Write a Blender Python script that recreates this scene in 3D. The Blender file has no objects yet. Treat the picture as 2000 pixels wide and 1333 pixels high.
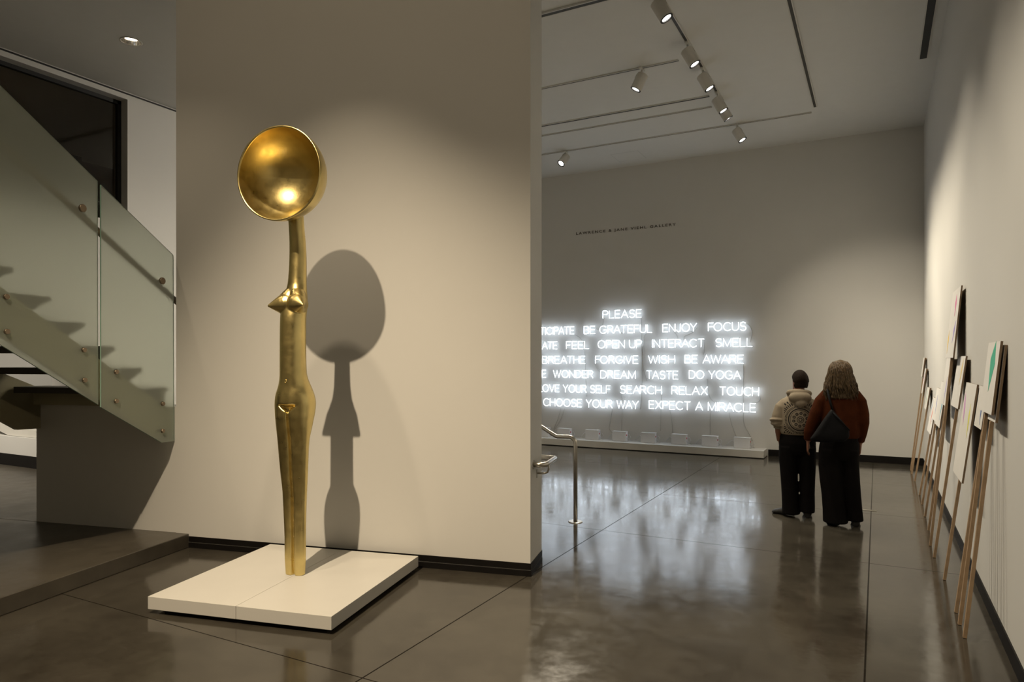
import bpy, bmesh, math, random
from mathutils import Vector, Matrix, noise as mnoise

# ------------------------------------------------------------------ frames
# World: x runs across the gallery (to the right wall), y runs along it (to the neon wall), z up, metres.
F = 1336.0                      # focal length in pixels of the 2000-pixel frame
HOR = 705.0                     # horizon row
EYE = 1.65
TH = math.atan(713.0 / F)       # camera yaw against the gallery axis
AL = math.atan(365.0 / F)       # camera yaw against the free-standing wall
RW = TH - AL                    # the free-standing wall (and the stair) turned against the gallery
CEIL = 5.35
XR, YB, XL = 0.65, 12.53, -9.11
WN = 5.076                      # front plane of the free-standing wall in its own (u, n) frame
WU0, WU1 = -4.48, -1.241        # its two ends
PI = math.pi
R = math.radians
random.seed(7)

S = bpy.context.scene
COL = S.collection

# ------------------------------------------------------------------ camera, world, exposure
cam = bpy.data.cameras.new('camera')
cam.sensor_width = 36.0
cam.lens = F / 2000.0 * 36.0
cam.shift_y = (HOR - 666.5) / 2000.0
cam.clip_start = 0.05
cam_o = bpy.data.objects.new('camera', cam)
cam_o.location = (0, 0, EYE)
cam_o.rotation_euler = (PI / 2, 0, TH)
COL.objects.link(cam_o)
S.camera = cam_o

w = bpy.data.worlds.new('world')
S.world = w
w.use_nodes = True
bg = w.node_tree.nodes['Background']
bg.inputs[0].default_value = (1.0, 0.80, 0.51, 1)
bg.inputs[1].default_value = 0.10

S.view_settings.view_transform = 'Standard'
S.view_settings.look = 'None'
S.view_settings.gamma = 1
S.view_settings.use_curve_mapping = False
S.view_settings.exposure = 0.12
S.cycles.use_denoising = True
S.cycles.max_bounces = 8
S.cycles.sample_clamp_indirect = 6.0
S.cycles.caustics_reflective = False
S.cycles.caustics_refractive = True


def Wp(u, n, z=0.0):
    c, s = math.cos(RW), math.sin(RW)
    return Vector((u * c - n * s, u * s + n * c, z))


def ray(px, py):
    t, s = (px - 1000.0) / F, (HOR - py) / F
    c, k = math.cos(TH), math.sin(TH)
    return Vector((c * t - k, k * t + c, s))


def at_z(px, py, z):            # point at height z
    d = ray(px, py)
    return Vector((0, 0, EYE)) + d * ((z - EYE) / d.z)


def at_y(px, py, y=YB):         # point on the neon wall (or a plane parallel to it)
    d = ray(px, py)
    return Vector((0, 0, EYE)) + d * (y / d.y)


def at_u(px, py, u):            # (n, z) on the stair's side plane u = const
    t, s = (px - 1000.0) / F, (HOR - py) / F
    dep = u / (t * math.cos(AL) - math.sin(AL))
    return dep * (t * math.sin(AL) + math.cos(AL)), EYE + s * dep


def spot(name, loc, target, power, angle, blend, color, radius=0.04):
    l = bpy.data.lights.new(name, 'SPOT')
    l.energy, l.spot_size, l.spot_blend, l.color, l.shadow_soft_size = power, R(angle), blend, color, radius
    o = bpy.data.objects.new(name, l)
    o.location = loc
    o.rotation_euler = (Vector(target) - Vector(loc)).to_track_quat('-Z', 'Y').to_euler()
    COL.objects.link(o)
    return o


WARM = (1.0, 0.81, 0.56)
NEUT = (1.0, 0.88, 0.68)
HALLC = (1.0, 0.90, 0.74)
# statue lamps (hung above the frame)
spot('statue_key_lamp', Wp(-2.568, 0.2, 6.71), Wp(-2.22, 3.60, 0.0), 2250, 60, 1.0, WARM, 0.045)
spot('statue_key_fill', Wp(-2.568, 0.2, 6.71), Wp(-2.63, 5.0, 2.2), 130, 150, 1.0, WARM, 0.045)  # added wide fill at the key lamp's place, lifts the upper wall
spot('statue_steep_lamp', Wp(-2.76, 3.5, 4.9), Wp(-2.70, 4.95, 0.5), 145, 76, 1.0, WARM, 0.035)
spot('wall_wash_lamp', Wp(-4.98, 3.5, 5.1), Wp(-3.9, 5.07, 1.0), 45, 70, 1.0, WARM, 0.03)
# gallery lamps nearer than the frame shows, on the same track, washing the right wall
for y_, p_ in ((1.6, 170), (3.4, 270), (5.0, 320)):
    spot('track_lamp_light', (-1.93, y_, 5.0), (0.65, y_ + 0.15, 0.0), p_, 80, 1.0, NEUT, 0.05)
# unseen fill spots, added to brighten the stair hall and the rooms behind it
for (a, b, p_) in (((-5.2, 9.0, 5.2), (-9.1, 6.4, 2.2), 230), ((-6.9, 5.6, 5.2), (-7.2, 5.6, 0), 60), ((-11.0, 3.2, 3.2), (-11.6, 4.4, 0.6), 520), ((-11.6, 7.4, 3.4), (-12.9, 8.0, 1.0), 800), ((-11.2, 3.6, 5.1), (-12.9, 4.6, 4.2), 22)):
    spot('hall_fill_light', a, b, p_, 130, 1.0, HALLC, 0.12)


# ------------------------------------------------------------------ materials
def mat(name, col, rough=0.6, metal=0.0, var=0.06, scale=6.0, bump=0.0, bscale=60.0, **kw):
    m = bpy.data.materials.new(name)
    m.use_nodes = True
    nt = m.node_tree
    p = nt.nodes['Principled BSDF']
    p.inputs['Roughness'].default_value = rough
    p.inputs['Metallic'].default_value = metal
    tc = nt.nodes.new('ShaderNodeTexCoord')
    nz = nt.nodes.new('ShaderNodeTexNoise')
    nz.inputs['Scale'].default_value = scale
    nz.inputs['Detail'].default_value = 4
    nt.links.new(tc.outputs['Object'], nz.inputs['Vector'])
    rp = nt.nodes.new('ShaderNodeValToRGB')
    rp.color_ramp.elements[0].position = 0.3
    rp.color_ramp.elements[1].position = 0.7
    rp.color_ramp.elements[0].color = tuple(c * (1 - var) for c in col) + (1,)
    rp.color_ramp.elements[1].color = tuple(min(1, c * (1 + var)) for c in col) + (1,)
    nt.links.new(nz.outputs['Fac'], rp.inputs['Fac'])
    nt.links.new(rp.outputs['Color'], p.inputs['Base Color'])
    if bump:
        n2 = nt.nodes.new('ShaderNodeTexNoise')
        n2.inputs['Scale'].default_value = bscale
        n2.inputs['Detail'].default_value = 3
        nt.links.new(tc.outputs['Object'], n2.inputs['Vector'])
        b = nt.nodes.new('ShaderNodeBump')
        b.inputs['Strength'].default_value = bump
        b.inputs['Distance'].default_value = 0.01
        nt.links.new(n2.outputs['Fac'], b.inputs['Height'])
        nt.links.new(b.outputs['Normal'], p.inputs['Normal'])
    for k, v in kw.items():
        p.inputs[k.replace('_', ' ')].default_value = v
    return m


def emit(name, col, strength):
    m = bpy.data.materials.new(name)
    m.use_nodes = True
    p = m.node_tree.nodes['Principled BSDF']
    p.inputs['Base Color'].default_value = (0.8, 0.8, 0.8, 1)
    p.inputs['Emission Color'].default_value = col + (1,)
    p.inputs['Emission Strength'].default_value = strength
    return m


M = {}
M['wall'] = mat('wall_paint', (0.62, 0.61, 0.585), 0.7, var=0.012, scale=1.2, bump=0.02, bscale=180)
M['ceil'] = mat('ceiling_paint', (0.70, 0.69, 0.66), 0.8, var=0.01)
M['base'] = mat('black_baseboard', (0.006, 0.005, 0.0045), 0.5, var=0.2, Specular_IOR_Level=0.2)
M['plinth'] = mat('white_plinth_paint', (0.60, 0.585, 0.55), 0.42, var=0.012)
M['black'] = mat('matt_black', (0.006, 0.006, 0.006), 0.6)
M['slot'] = mat('dark_slot', (0.05, 0.045, 0.035), 0.6)
M['lampw'] = mat('lamp_white_paint', (0.62, 0.60, 0.55), 0.45, var=0.02)
M['steel'] = mat('brushed_steel', (0.52, 0.49, 0.44), 0.28, 1.0, var=0.05, scale=30)
M['bronze'] = mat('standoff_metal', (0.30, 0.24, 0.18), 0.4, 1.0)
M['chrome'] = mat('reflector_chrome', (0.8, 0.78, 0.74), 0.15, 1.0)
M['stringer'] = mat('stair_steel_paint', (0.34, 0.31, 0.20), 0.5, var=0.05)
M['tread'] = mat('stair_tread', (0.035, 0.031, 0.024), 0.55, var=0.1)
M['wood'] = mat('stick_wood', (0.34, 0.23, 0.135), 0.6, var=0.14, scale=18)
M['edge'] = mat('board_edge_wood', (0.17, 0.115, 0.068), 0.7, var=0.15, scale=25)
M['board'] = mat('board_white', (0.74, 0.72, 0.69), 0.6, var=0.015)
M['white'] = mat('power_box_white', (0.70, 0.71, 0.74), 0.4, var=0.01)
M['red'] = mat('red_switch', (0.5, 0.02, 0.02), 0.4)
M['cable'] = mat('grey_cable', (0.42, 0.41, 0.38), 0.5)
M['letter'] = mat('dark_lettering', (0.06, 0.045, 0.03), 0.5)
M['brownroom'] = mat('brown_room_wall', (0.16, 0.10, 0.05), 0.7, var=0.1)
M['neon'] = emit('neon_tube_light', (0.77, 0.88, 1.0), 7.0)
M['lens'] = emit('lamp_lens_light', (1.0, 0.93, 0.84), 14.0)
M['skin'] = mat('skin', (0.23, 0.10, 0.06), 0.5, var=0.06)
M['eye'] = mat('eye', (0.5, 0.48, 0.45), 0.2)
M['hair_w'] = mat('wavy_blond_hair', (0.075, 0.048, 0.023), 0.6, var=0.5, scale=40, Specular_IOR_Level=0.3)
M['hair_b'] = mat('short_brown_hair', (0.012, 0.0065, 0.0035), 0.8, var=0.3, scale=60, bump=0.6, bscale=120, Specular_IOR_Level=0.15)
M['rust'] = mat('rust_sweater', (0.050, 0.0125, 0.0035), 0.95, var=0.2, scale=14, bump=0.25, bscale=60, Specular_IOR_Level=0.1)
M['trouser'] = mat('black_trousers', (0.0055, 0.0045, 0.0045), 0.95, var=0.2, bump=0.5, bscale=9, Specular_IOR_Level=0.1)
M['shoe'] = mat('black_shoes', (0.010, 0.009, 0.009), 0.5)
M['bag'] = mat('black_bag', (0.004, 0.004, 0.005), 0.75, Specular_IOR_Level=0.15, bump=0.3, bscale=20)


def gold():
    m = mat('gold_leaf', (0.72, 0.58, 0.25), 0.27, 1.0, var=0.16, scale=5.0)
    nt = m.node_tree
    p = nt.nodes['Principled BSDF']
    tc = nt.nodes.new('ShaderNodeTexCoord')
    n = nt.nodes.new('ShaderNodeTexNoise')
    n.inputs['Scale'].default_value = 13
    n.inputs['Detail'].default_value = 7
    n.inputs['Roughness'].default_value = 0.65
    nt.links.new(tc.outputs['Object'], n.inputs['Vector'])
    mr = nt.nodes.new('ShaderNodeMapRange')
    mr.inputs['From Min'].default_value = 0.3
    mr.inputs['From Max'].default_value = 0.7
    mr.inputs['To Min'].default_value = 0.26
    mr.inputs['To Max'].default_value = 0.40
    nt.links.new(n.outputs['Fac'], mr.inputs['Value'])
    nt.links.new(mr.outputs['Result'], p.inputs['Roughness'])
    n2 = nt.nodes.new('ShaderNodeTexNoise')
    n2.inputs['Scale'].default_value = 42
    n2.inputs['Detail'].default_value = 5
    nt.links.new(tc.outputs['Object'], n2.inputs['Vector'])
    b = nt.nodes.new('ShaderNodeBump')
    n2.inputs['Scale'].default_value = 95
    b.inputs['Strength'].default_value = 0.09
    b.inputs['Distance'].default_value = 0.003
    nt.links.new(n2.outputs['Fac'], b.inputs['Height'])
    nt.links.new(b.outputs['Normal'], p.inputs['Normal'])
    return m


M['gold'] = gold()


def concrete(name, xs, ys, lo, hi, joint=(0.012, 0.010, 0.008), gloss=0.0):
    """polished concrete, clouded, with saw-cut joints along x = xs and y = ys"""
    m = bpy.data.materials.new(name)
    m.use_nodes = True
    nt = m.node_tree
    N, L = nt.nodes, nt.links
    p = N['Principled BSDF']
    tc = N.new('ShaderNodeTexCoord')

    def nz(scale, detail, rough):
        n = N.new('ShaderNodeTexNoise')
        n.inputs['Scale'].default_value = scale
        n.inputs['Detail'].default_value = detail
        n.inputs['Roughness'].default_value = rough
        L.new(tc.outputs['Object'], n.inputs['Vector'])
        return n
    a, b2 = nz(0.9, 6, 0.62), nz(5.5, 8, 0.7)
    mx = N.new('ShaderNodeMath'); mx.operation = 'MULTIPLY_ADD'
    mx.inputs[1].default_value = 0.45
    L.new(b2.outputs['Fac'], mx.inputs[0]); L.new(a.outputs['Fac'], mx.inputs[2])
    rp = N.new('ShaderNodeValToRGB')
    rp.color_ramp.elements[0].position = 0.52; rp.color_ramp.elements[0].color = lo + (1,)
    rp.color_ramp.elements[1].position = 0.92; rp.color_ramp.elements[1].color = hi + (1,)
    L.new(mx.outputs[0], rp.inputs['Fac'])
    sep = N.new('ShaderNodeSeparateXYZ'); L.new(tc.outputs['Object'], sep.inputs[0])
    acc = None
    for ax, vals in (('X', xs), ('Y', ys)):
        for v, hw in vals:
            c = N.new('ShaderNodeMath'); c.operation = 'COMPARE'
            c.inputs[1].default_value = v; c.inputs[2].default_value = hw
            L.new(sep.outputs[ax], c.inputs[0])
            if acc is None:
                acc = c
            else:
                q = N.new('ShaderNodeMath'); q.operation = 'MAXIMUM'
                L.new(acc.outputs[0], q.inputs[0]); L.new(c.outputs[0], q.inputs[1]); acc = q
    if acc:
        mix = N.new('ShaderNodeMix'); mix.data_type = 'RGBA'
        mix.inputs[7].default_value = joint + (1,)
        L.new(acc.outputs[0], mix.inputs[0]); L.new(rp.outputs['Color'], mix.inputs[6])
        L.new(mix.outputs[2], p.inputs['Base Color'])
    else:
        L.new(rp.outputs['Color'], p.inputs['Base Color'])
    if acc:                                   # the cut joints are matt
        sp = N.new('ShaderNodeMath'); sp.operation = 'MULTIPLY_ADD'
        sp.inputs[1].default_value = -0.70; sp.inputs[2].default_value = 0.72
        L.new(acc.outputs[0], sp.inputs[0]); L.new(sp.outputs[0], p.inputs['Specular IOR Level'])
    mr = N.new('ShaderNodeMapRange')
    mr.inputs['From Min'].default_value = 0.3; mr.inputs['From Max'].default_value = 0.7
    mr.inputs['To Min'].default_value = 0.07 + gloss; mr.inputs['To Max'].default_value = 0.18 + gloss
    L.new(b2.outputs['Fac'], mr.inputs['Value']); L.new(mr.outputs['Result'], p.inputs['Roughness'])
    p.inputs['Specular IOR Level'].default_value = 0.72
    bm_ = N.new('ShaderNodeBump'); bm_.inputs['Strength'].default_value = 0.05; bm_.inputs['Distance'].default_value = 0.01
    n3 = nz(9, 2, 0.5); L.new(n3.outputs['Fac'], bm_.inputs['Height']); L.new(bm_.outputs['Normal'], p.inputs['Normal'])
    return m


M['floor'] = concrete('polished_concrete', [(-0.057, 0.005), (-2.36, 0.005)], [(2.77, 0.004), (6.28, 0.004), (8.32, 0.004), (10.4, 0.004)],
                      (0.027, 0.023, 0.018), (0.064, 0.057, 0.045))
M['platform'] = concrete('platform_concrete', [], [(3.35, 0.010)], (0.040, 0.034, 0.026), (0.088, 0.077, 0.060), (0.24, 0.20, 0.13), 0.22)


def frosted():
    m = bpy.data.materials.new('frosted_green_glass')
    m.use_nodes = True
    nt = m.node_tree
    p = nt.nodes['Principled BSDF']
    p.inputs['Base Color'].default_value = (0.74, 0.79, 0.72, 1)
    p.inputs['Transmission Weight'].default_value = 0.82
    p.inputs['Roughness'].default_value = 0.42
    p.inputs['IOR'].default_value = 1.2
    n = nt.nodes.new('ShaderNodeTexNoise'); n.inputs['Scale'].default_value = 400
    b = nt.nodes.new('ShaderNodeBump'); b.inputs['Strength'].default_value = 0.05; b.inputs['Distance'].default_value = 0.001
    nt.links.new(n.outputs['Fac'], b.inputs['Height']); nt.links.new(b.outputs['Normal'], p.inputs['Normal'])
    return m


M['frost'] = frosted()
M['gedge'] = mat('glass_edge_green', (0.30, 0.46, 0.38), 0.2, var=0.02)
M['pane'] = mat('window_pane_glass', (0.55, 0.52, 0.45), 0.03, var=0.01, Transmission_Weight=1.0, IOR=1.45)


def hoodie_mat():
    """cream cloth with a dark ring-and-ray print on the back (object space, centre of the back)"""
    m = mat('cream_hoodie_print', (0.27, 0.222, 0.16), 0.95, var=0.06, scale=9, bump=0.5, bscale=14)
    nt = m.node_tree
    N, L = nt.nodes, nt.links
    p = N['Principled BSDF']
    src = p.inputs['Base Color'].links[0].from_socket
    tc = N.new('ShaderNodeTexCoord'); sep = N.new('ShaderNodeSeparateXYZ'); L.new(tc.outputs['Object'], sep.inputs[0])

    def mth(op, a, b=None, c=None):
        n = N.new('ShaderNodeMath'); n.operation = op
        for i, v in enumerate((a, b, c)):
            if v is None: continue
            if hasattr(v, 'is_output'): L.new(v, n.inputs[i])
            else: n.inputs[i].default_value = v
        return n.outputs[0]
    dx = mth('SUBTRACT', sep.outputs['X'], 0.015); dz = mth('SUBTRACT', sep.outputs['Z'], 1.035)
    rr = mth('SQRT', mth('ADD', mth('MULTIPLY', dx, dx), mth('MULTIPLY', dz, dz)))
    an = mth('ARCTAN2', dz, dx)

    def band(a, b):
        return mth('MULTIPLY', mth('GREATER_THAN', rr, a), mth('LESS_THAN', rr, b))

    def rays(k, duty):
        return mth('GREATER_THAN', mth('SINE', mth('MULTIPLY', an, k)), duty)
    mask = mth('MULTIPLY', band(0.160, 0.190), rays(56.0, 0.05))
    mask = mth('MAXIMUM', mask, mth('MULTIPLY', band(0.128, 0.150), rays(64.0, 0.05)))
    mask = mth('MAXIMUM', mask, mth('MULTIPLY', band(0.198, 0.222), rays(44.0, 0.2)))
    for a, b in ((0.108, 0.119), (0.096, 0.100), (0.029, 0.035), (0.012, 0.020)):
        mask = mth('MAXIMUM', mask, band(a, b))
    fr_ = mth('MULTIPLY', mth('SUBTRACT', mth('FRACT', mth('MULTIPLY', mth('ADD', an, 7.0), 10.0 / (2 * PI))), 0.5), 2 * PI / 10.0)
    ta = mth('MULTIPLY', rr, fr_); ra = mth('SUBTRACT', rr, 0.066)
    dd = mth('SQRT', mth('ADD', mth('MULTIPLY', ta, ta), mth('MULTIPLY', ra, ra)))
    dot = mth('MULTIPLY', mth('LESS_THAN', dd, 0.0150), mth('GREATER_THAN', dd, 0.0055))
    mask = mth('MAXIMUM', mask, dot)
    # only the back of the garment, and inside a square print field
    mask = mth('MULTIPLY', mask, mth('LESS_THAN', sep.outputs['Y'], -0.03))
    mask = mth('MULTIPLY', mask, mth('LESS_THAN', mth('ABSOLUTE', dx), 0.155))
    mask = mth('MULTIPLY', mask, mth('MULTIPLY', mth('GREATER_THAN', dz, -0.15), mth('LESS_THAN', mth('ADD', dz, mth('MULTIPLY', mth('ABSOLUTE', dx), -0.45)), 0.128)))
    mix = N.new('ShaderNodeMix'); mix.data_type = 'RGBA'
    L.new(mask, mix.inputs[0]); L.new(src, mix.inputs[6]); mix.inputs[7].default_value = (0.012, 0.010, 0.010, 1)
    L.new(mix.outputs[2], p.inputs['Base Color'])
    return m


M['hoodie'] = hoodie_mat()


# ------------------------------------------------------------------ mesh helpers
class MB:
    def __init__(s):
        s.v, s.f, s.mi = [], [], []

    def add(s, vs, fs, mi=0):
        o = len(s.v)
        s.v += [tuple(v) for v in vs]
        s.f += [tuple(i + o for i in f) for f in fs]
        s.mi += [mi] * len(fs)
        return s

    def box(s, x0, x1, y0, y1, z0, z1, mi=0, front=None):
        vs = [(x0, y0, z0), (x1, y0, z0), (x1, y1, z0), (x0, y1, z0), (x0, y0, z1), (x1, y0, z1), (x1, y1, z1), (x0, y1, z1)]
        fs = [(0, 3, 2, 1), (4, 5, 6, 7), (0, 1, 5, 4), (2, 3, 7, 6), (1, 2, 6, 5), (3, 0, 4, 7)]
        s.add(vs, fs, mi)
        if front is not None:       # the -x face gets its own material
            s.mi[-1] = front
        return s

    def loft(s, rings, cap=True, closed=True):
        n = len(rings[0])
        vs = [p for r in rings for p in r]
        fs = []
        for i in range(len(rings) - 1):
            for j in range(n if closed else n - 1):
                k = (j + 1) % n
                fs.append((i * n + j, i * n + k, (i + 1) * n + k, (i + 1) * n + j))
        if cap:
            fs.append(tuple(reversed(range(n))))
            fs.append(tuple((len(rings) - 1) * n + j for j in range(n)))
        return s.add(vs, fs)

    def ell(s, secs, n=24, cap=True):
        """horizontal elliptical sections (z, cx, cy, rx, ry)"""
        rings = [[(cx + rx * math.cos(2 * PI * j / n), cy + ry * math.sin(2 * PI * j / n), z) for j in range(n)]
                 for z, cx, cy, rx, ry in secs]
        return s.loft(rings, cap)

    def tube(s, pts, rad, n=10, cap=True):
        pts = [Vector(p) for p in pts]
        if not hasattr(rad, '__len__'):
            rad = [rad] * len(pts)
        rings = []
        t0 = (pts[1] - pts[0]).normalized()
        up = Vector((0, 0, 1)) if abs(t0.z) < 0.9 else Vector((1, 0, 0))
        nx = t0.cross(up).normalized()
        for i, p in enumerate(pts):
            if i == 0: t = pts[1] - pts[0]
            elif i == len(pts) - 1: t = pts[-1] - pts[-2]
            else: t = (pts[i + 1] - p).normalized() + (p - pts[i - 1]).normalized()
            t = t.normalized()
            nx = (nx - t * nx.dot(t)).normalized()
            b = t.cross(nx)
            rings.append([p + (nx * math.cos(2 * PI * j / n) + b * math.sin(2 * PI * j / n)) * rad[i] for j in range(n)])
        return s.loft(rings, cap)

    def sphere(s, c, rx, ry, rz, n=20, m=12):
        c = Vector(c)
        rings = []
        for i in range(m + 1):
            a = -PI / 2 + PI * i / m
            q = max(math.cos(a), 0.02)
            rings.append([(c.x + rx * q * math.cos(2 * PI * j / n), c.y + ry * q * math.sin(2 * PI * j / n), c.z + rz * math.sin(a)) for j in range(n)])
        return s.loft(rings)

    def prism(s, poly, d0, d1, axis='x'):
        """polygon given as (a, z) pairs, extruded along the axis"""
        n = len(poly)
        if axis == 'x':
            vs = [(d0, a, z) for a, z in poly] + [(d1, a, z) for a, z in poly]
        elif axis == 'y':
            vs = [(a, d0, z) for a, z in poly] + [(a, d1, z) for a, z in poly]
        else:
            vs = [(a, b, d0) for a, b in poly] + [(a, b, d1) for a, b in poly]
        fs = [tuple(range(n)), tuple(reversed(range(n, 2 * n)))]
        fs += [(j, j + n, (j + 1) % n + n, (j + 1) % n) for j in range(n)]
        return s.add(vs, fs)

    def build(s, name, mats, parent=None, smooth=False, bevel=0, remesh=0, relax=0, loc=None, rot=None):
        me = bpy.data.meshes.new(name)
        me.from_pydata(s.v, [], s.f)
        if not isinstance(mats, (list, tuple)): mats = [mats]
        for m in mats: me.materials.append(m)
        for p, i in zip(me.polygons, s.mi): p.material_index = i
        bm = bmesh.new(); bm.from_mesh(me)
        bmesh.ops.recalc_face_normals(bm, faces=bm.faces)
        bm.to_mesh(me); bm.free()
        o = bpy.data.objects.new(name, me)
        COL.objects.link(o)
        if remesh:
            md = o.modifiers.new('r', 'REMESH'); md.mode = 'VOXEL'; md.voxel_size = remesh
            if relax:
                sm = o.modifiers.new('s', 'SMOOTH'); sm.factor = 0.5; sm.iterations = relax
            dg = bpy.context.evaluated_depsgraph_get()
            nm = bpy.data.meshes.new_from_object(o.evaluated_get(dg))
            o.modifiers.clear(); o.data = nm; nm.name = name
            if not nm.materials: nm.materials.append(mats[0])
            bpy.data.meshes.remove(me); me = nm
        if smooth:
            me.shade_smooth()
        if bevel:
            md = o.modifiers.new('b', 'BEVEL'); md.width = bevel; md.segments = 2; md.limit_method = 'ANGLE'
        if parent: o.parent = parent
        if loc is not None: o.location = loc
        if rot is not None: o.rotation_euler = rot
        return o


def tag(o, label, cat, group=None):
    o['label'] = label; o['category'] = cat
    if group: o['group'] = group
    return o


def thing(name, label, cat, loc=(0, 0, 0), rot=(0, 0, 0), group=None):
    o = bpy.data.objects.new(name, None)
    o.empty_display_size = 0.1
    COL.objects.link(o); o.location = loc; o.rotation_euler = rot
    return tag(o, label, cat, group)


def struct(mb, name, m, w=False, **k):
    o = mb.build(name, m, rot=(0, 0, RW) if w else None, **k)
    o['kind'] = 'structure'
    return o


def B(*a): return MB().box(*a)


# ------------------------------------------------------------------ the setting
struct(B(-14.5, XR + 0.3, -3.0, 13.6, -0.2, 0.0), 'floor', M['floor'])
PZ = 0.122
struct(B(-9.6, -4.343, -2.2, WN, 0.0, PZ).box(-11.2, WU0 - 0.02, WN, 11.6, 0.0, PZ), 'floor', M['platform'], w=True, bevel=0.006)

struct(B(XR, XR + 0.3, -3.0, YB + 0.3, 0, CEIL), 'wall_right', M['wall'])
struct(B(-14.0, XR, YB, YB + 0.3, 0, CEIL), 'wall_back', M['wall'])
struct(B(XR - 0.008, XR, -3.0, YB, 0, 0.1), 'baseboard_right', M['base'])
struct(B(-1.66, XR - 0.008, YB - 0.008, YB, 0, 0.115), 'baseboard_back', M['base'])

# ceiling with a round hole for the recessed downlight
dl = at_z(256, 81, CEIL)
bm = bmesh.new()
def loop(pts):
    vs = [bm.verts.new(p) for p in pts]
    return [bm.edges.new((vs[i], vs[(i + 1) % len(vs)])) for i in range(len(vs))]
es = loop([(-14.5, -3, CEIL), (XR + 0.3, -3, CEIL), (XR + 0.3, 13.6, CEIL), (-14.5, 13.6, CEIL)])
es += loop([(dl.x + 0.105 * math.cos(2 * PI * i / 40), dl.y + 0.105 * math.sin(2 * PI * i / 40), CEIL) for i in range(40)])
CO = [(-4.2, -1.6), (-1.35, -1.6), (-1.35, 3.9), (-4.2, 3.9)]  # unseen raised coffer, added so the statue key lamp can sit higher
es += loop([tuple(Wp(u, n_, CEIL)) for u, n_ in CO])
bmesh.ops.triangle_fill(bm, use_beauty=True, use_dissolve=False, edges=es)
me = bpy.data.meshes.new('ceiling'); bm.to_mesh(me); bm.free(); me.materials.append(M['ceil'])
o = bpy.data.objects.new('ceiling', me); COL.objects.link(o); o['kind'] = 'structure'
struct(MB().box(-4.3, -4.2, -1.7, 4.0, CEIL, 7.2).box(-1.35, -1.25, -1.7, 4.0, CEIL, 7.2).box(-4.2, -1.35, -1.7, -1.6, CEIL, 7.2)
       .box(-4.2, -1.35, 3.9, 4.0, CEIL, 7.2).box(-4.3, -1.25, -1.7, 4.0, 7.2, 7.3), 'ceiling', M['ceil'], w=True)

# free-standing wall, and the low wall that closes the stair below
struct(B(WU0, WU1, WN, WN + 0.386, 0, CEIL), 'wall_front', M['wall'], w=True)
struct(B(-6.07, WU0, WN + 0.002, WN + 0.16, PZ, 1.24), 'wall_under_stair', M['wall'], w=True)
struct(MB().box(-4.3425, WU1 + 0.006, WN - 0.007, WN, 0, 0.045).box(-4.3425, WU1 + 0.005, WN - 0.005, WN, 0.052, 0.1)
       .box(WU1, WU1 + 0.007, WN, WN + 0.386, 0, 0.045).box(WU1, WU1 + 0.005, WN, WN + 0.386, 0.052, 0.1), 'baseboard_front', M['base'], w=True)

# left wall with the upper window and the lower opening
OY = 5.82
lw = MB().box(XL - 0.3, XL, OY, YB, 0, CEIL).box(XL - 0.3, XL, -3, OY, 5.25, CEIL).box(XL - 0.3, XL, -3, OY, 2.3, 3.55).box(XL - 0.3, XL, 5.0, OY, 0, 2.3)
struct(lw, 'wall_left', M['wall'])
struct(B(XL, XL + 0.012, 0.5, YB, CEIL - 0.034, CEIL - 0.016), 'trim_1', M['black'])
wf = struct(MB().box(XL - 0.20, XL - 0.14, OY - 0.05, OY, 3.55, 5.25).box(XL - 0.20, XL - 0.14, -3, OY, 5.20, 5.25), 'window_1', M['black'])
B(XL - 0.18, XL - 0.17, -3, OY - 0.05, 3.55, 5.20).build('pane', M['pane'], wf)
# dark room behind the upper window
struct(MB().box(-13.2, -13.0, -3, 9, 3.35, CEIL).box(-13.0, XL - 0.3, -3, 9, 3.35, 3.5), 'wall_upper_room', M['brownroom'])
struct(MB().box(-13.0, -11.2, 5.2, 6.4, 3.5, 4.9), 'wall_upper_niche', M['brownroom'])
# back of the lower hall
struct(B(-14.2, -14.0, -3, YB, 0, 3.35), 'wall_hall', M['wall'])
pw = struct(MB().box(-10.9, -9.5, 5.36, 6.2, 0.29, 0.545).box(-13.6, -10.9, 5.36, 6.2, 0.29, 0.545), 'wall_parapet', M['wall'])
struct(MB().box(-13.6, -9.5, 5.35, 6.2, PZ, 0.29), 'baseboard_parapet', M['base'])
struct(MB().prism([(-13.4, 1.0), (-11.3, 0.55), (-9.5, 0.55), (-9.5, 0.62), (-11.2, 0.66), (-13.4, 1.2)], 5.4, 6.2, 'y'), 'trim_2', M['lampw'])

# ceiling slots and tracks
def strip(name, a, b, wdt, m, label, cat, drop=0.012, z=CEIL):
    a, b = Vector(a), Vector(b)
    d = b - a
    L = Vector((d.x, d.y, 0)).length
    t = thing(name, label, cat, (a.x, a.y, z), (0, 0, math.atan2(d.y, d.x)))
    B(0, L, -wdt / 2, wdt / 2, -drop, -0.001).build('channel', m, t)
    if m is not M['black'] or name == 'air_slot':
        MB().box(0, L, -wdt / 2 - 0.012, -wdt / 2, -drop - 0.002, -0.001).box(0, L, wdt / 2, wdt / 2 + 0.012, -drop - 0.002, -0.001).build('flange', M['lampw'], t)
    return t


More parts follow.
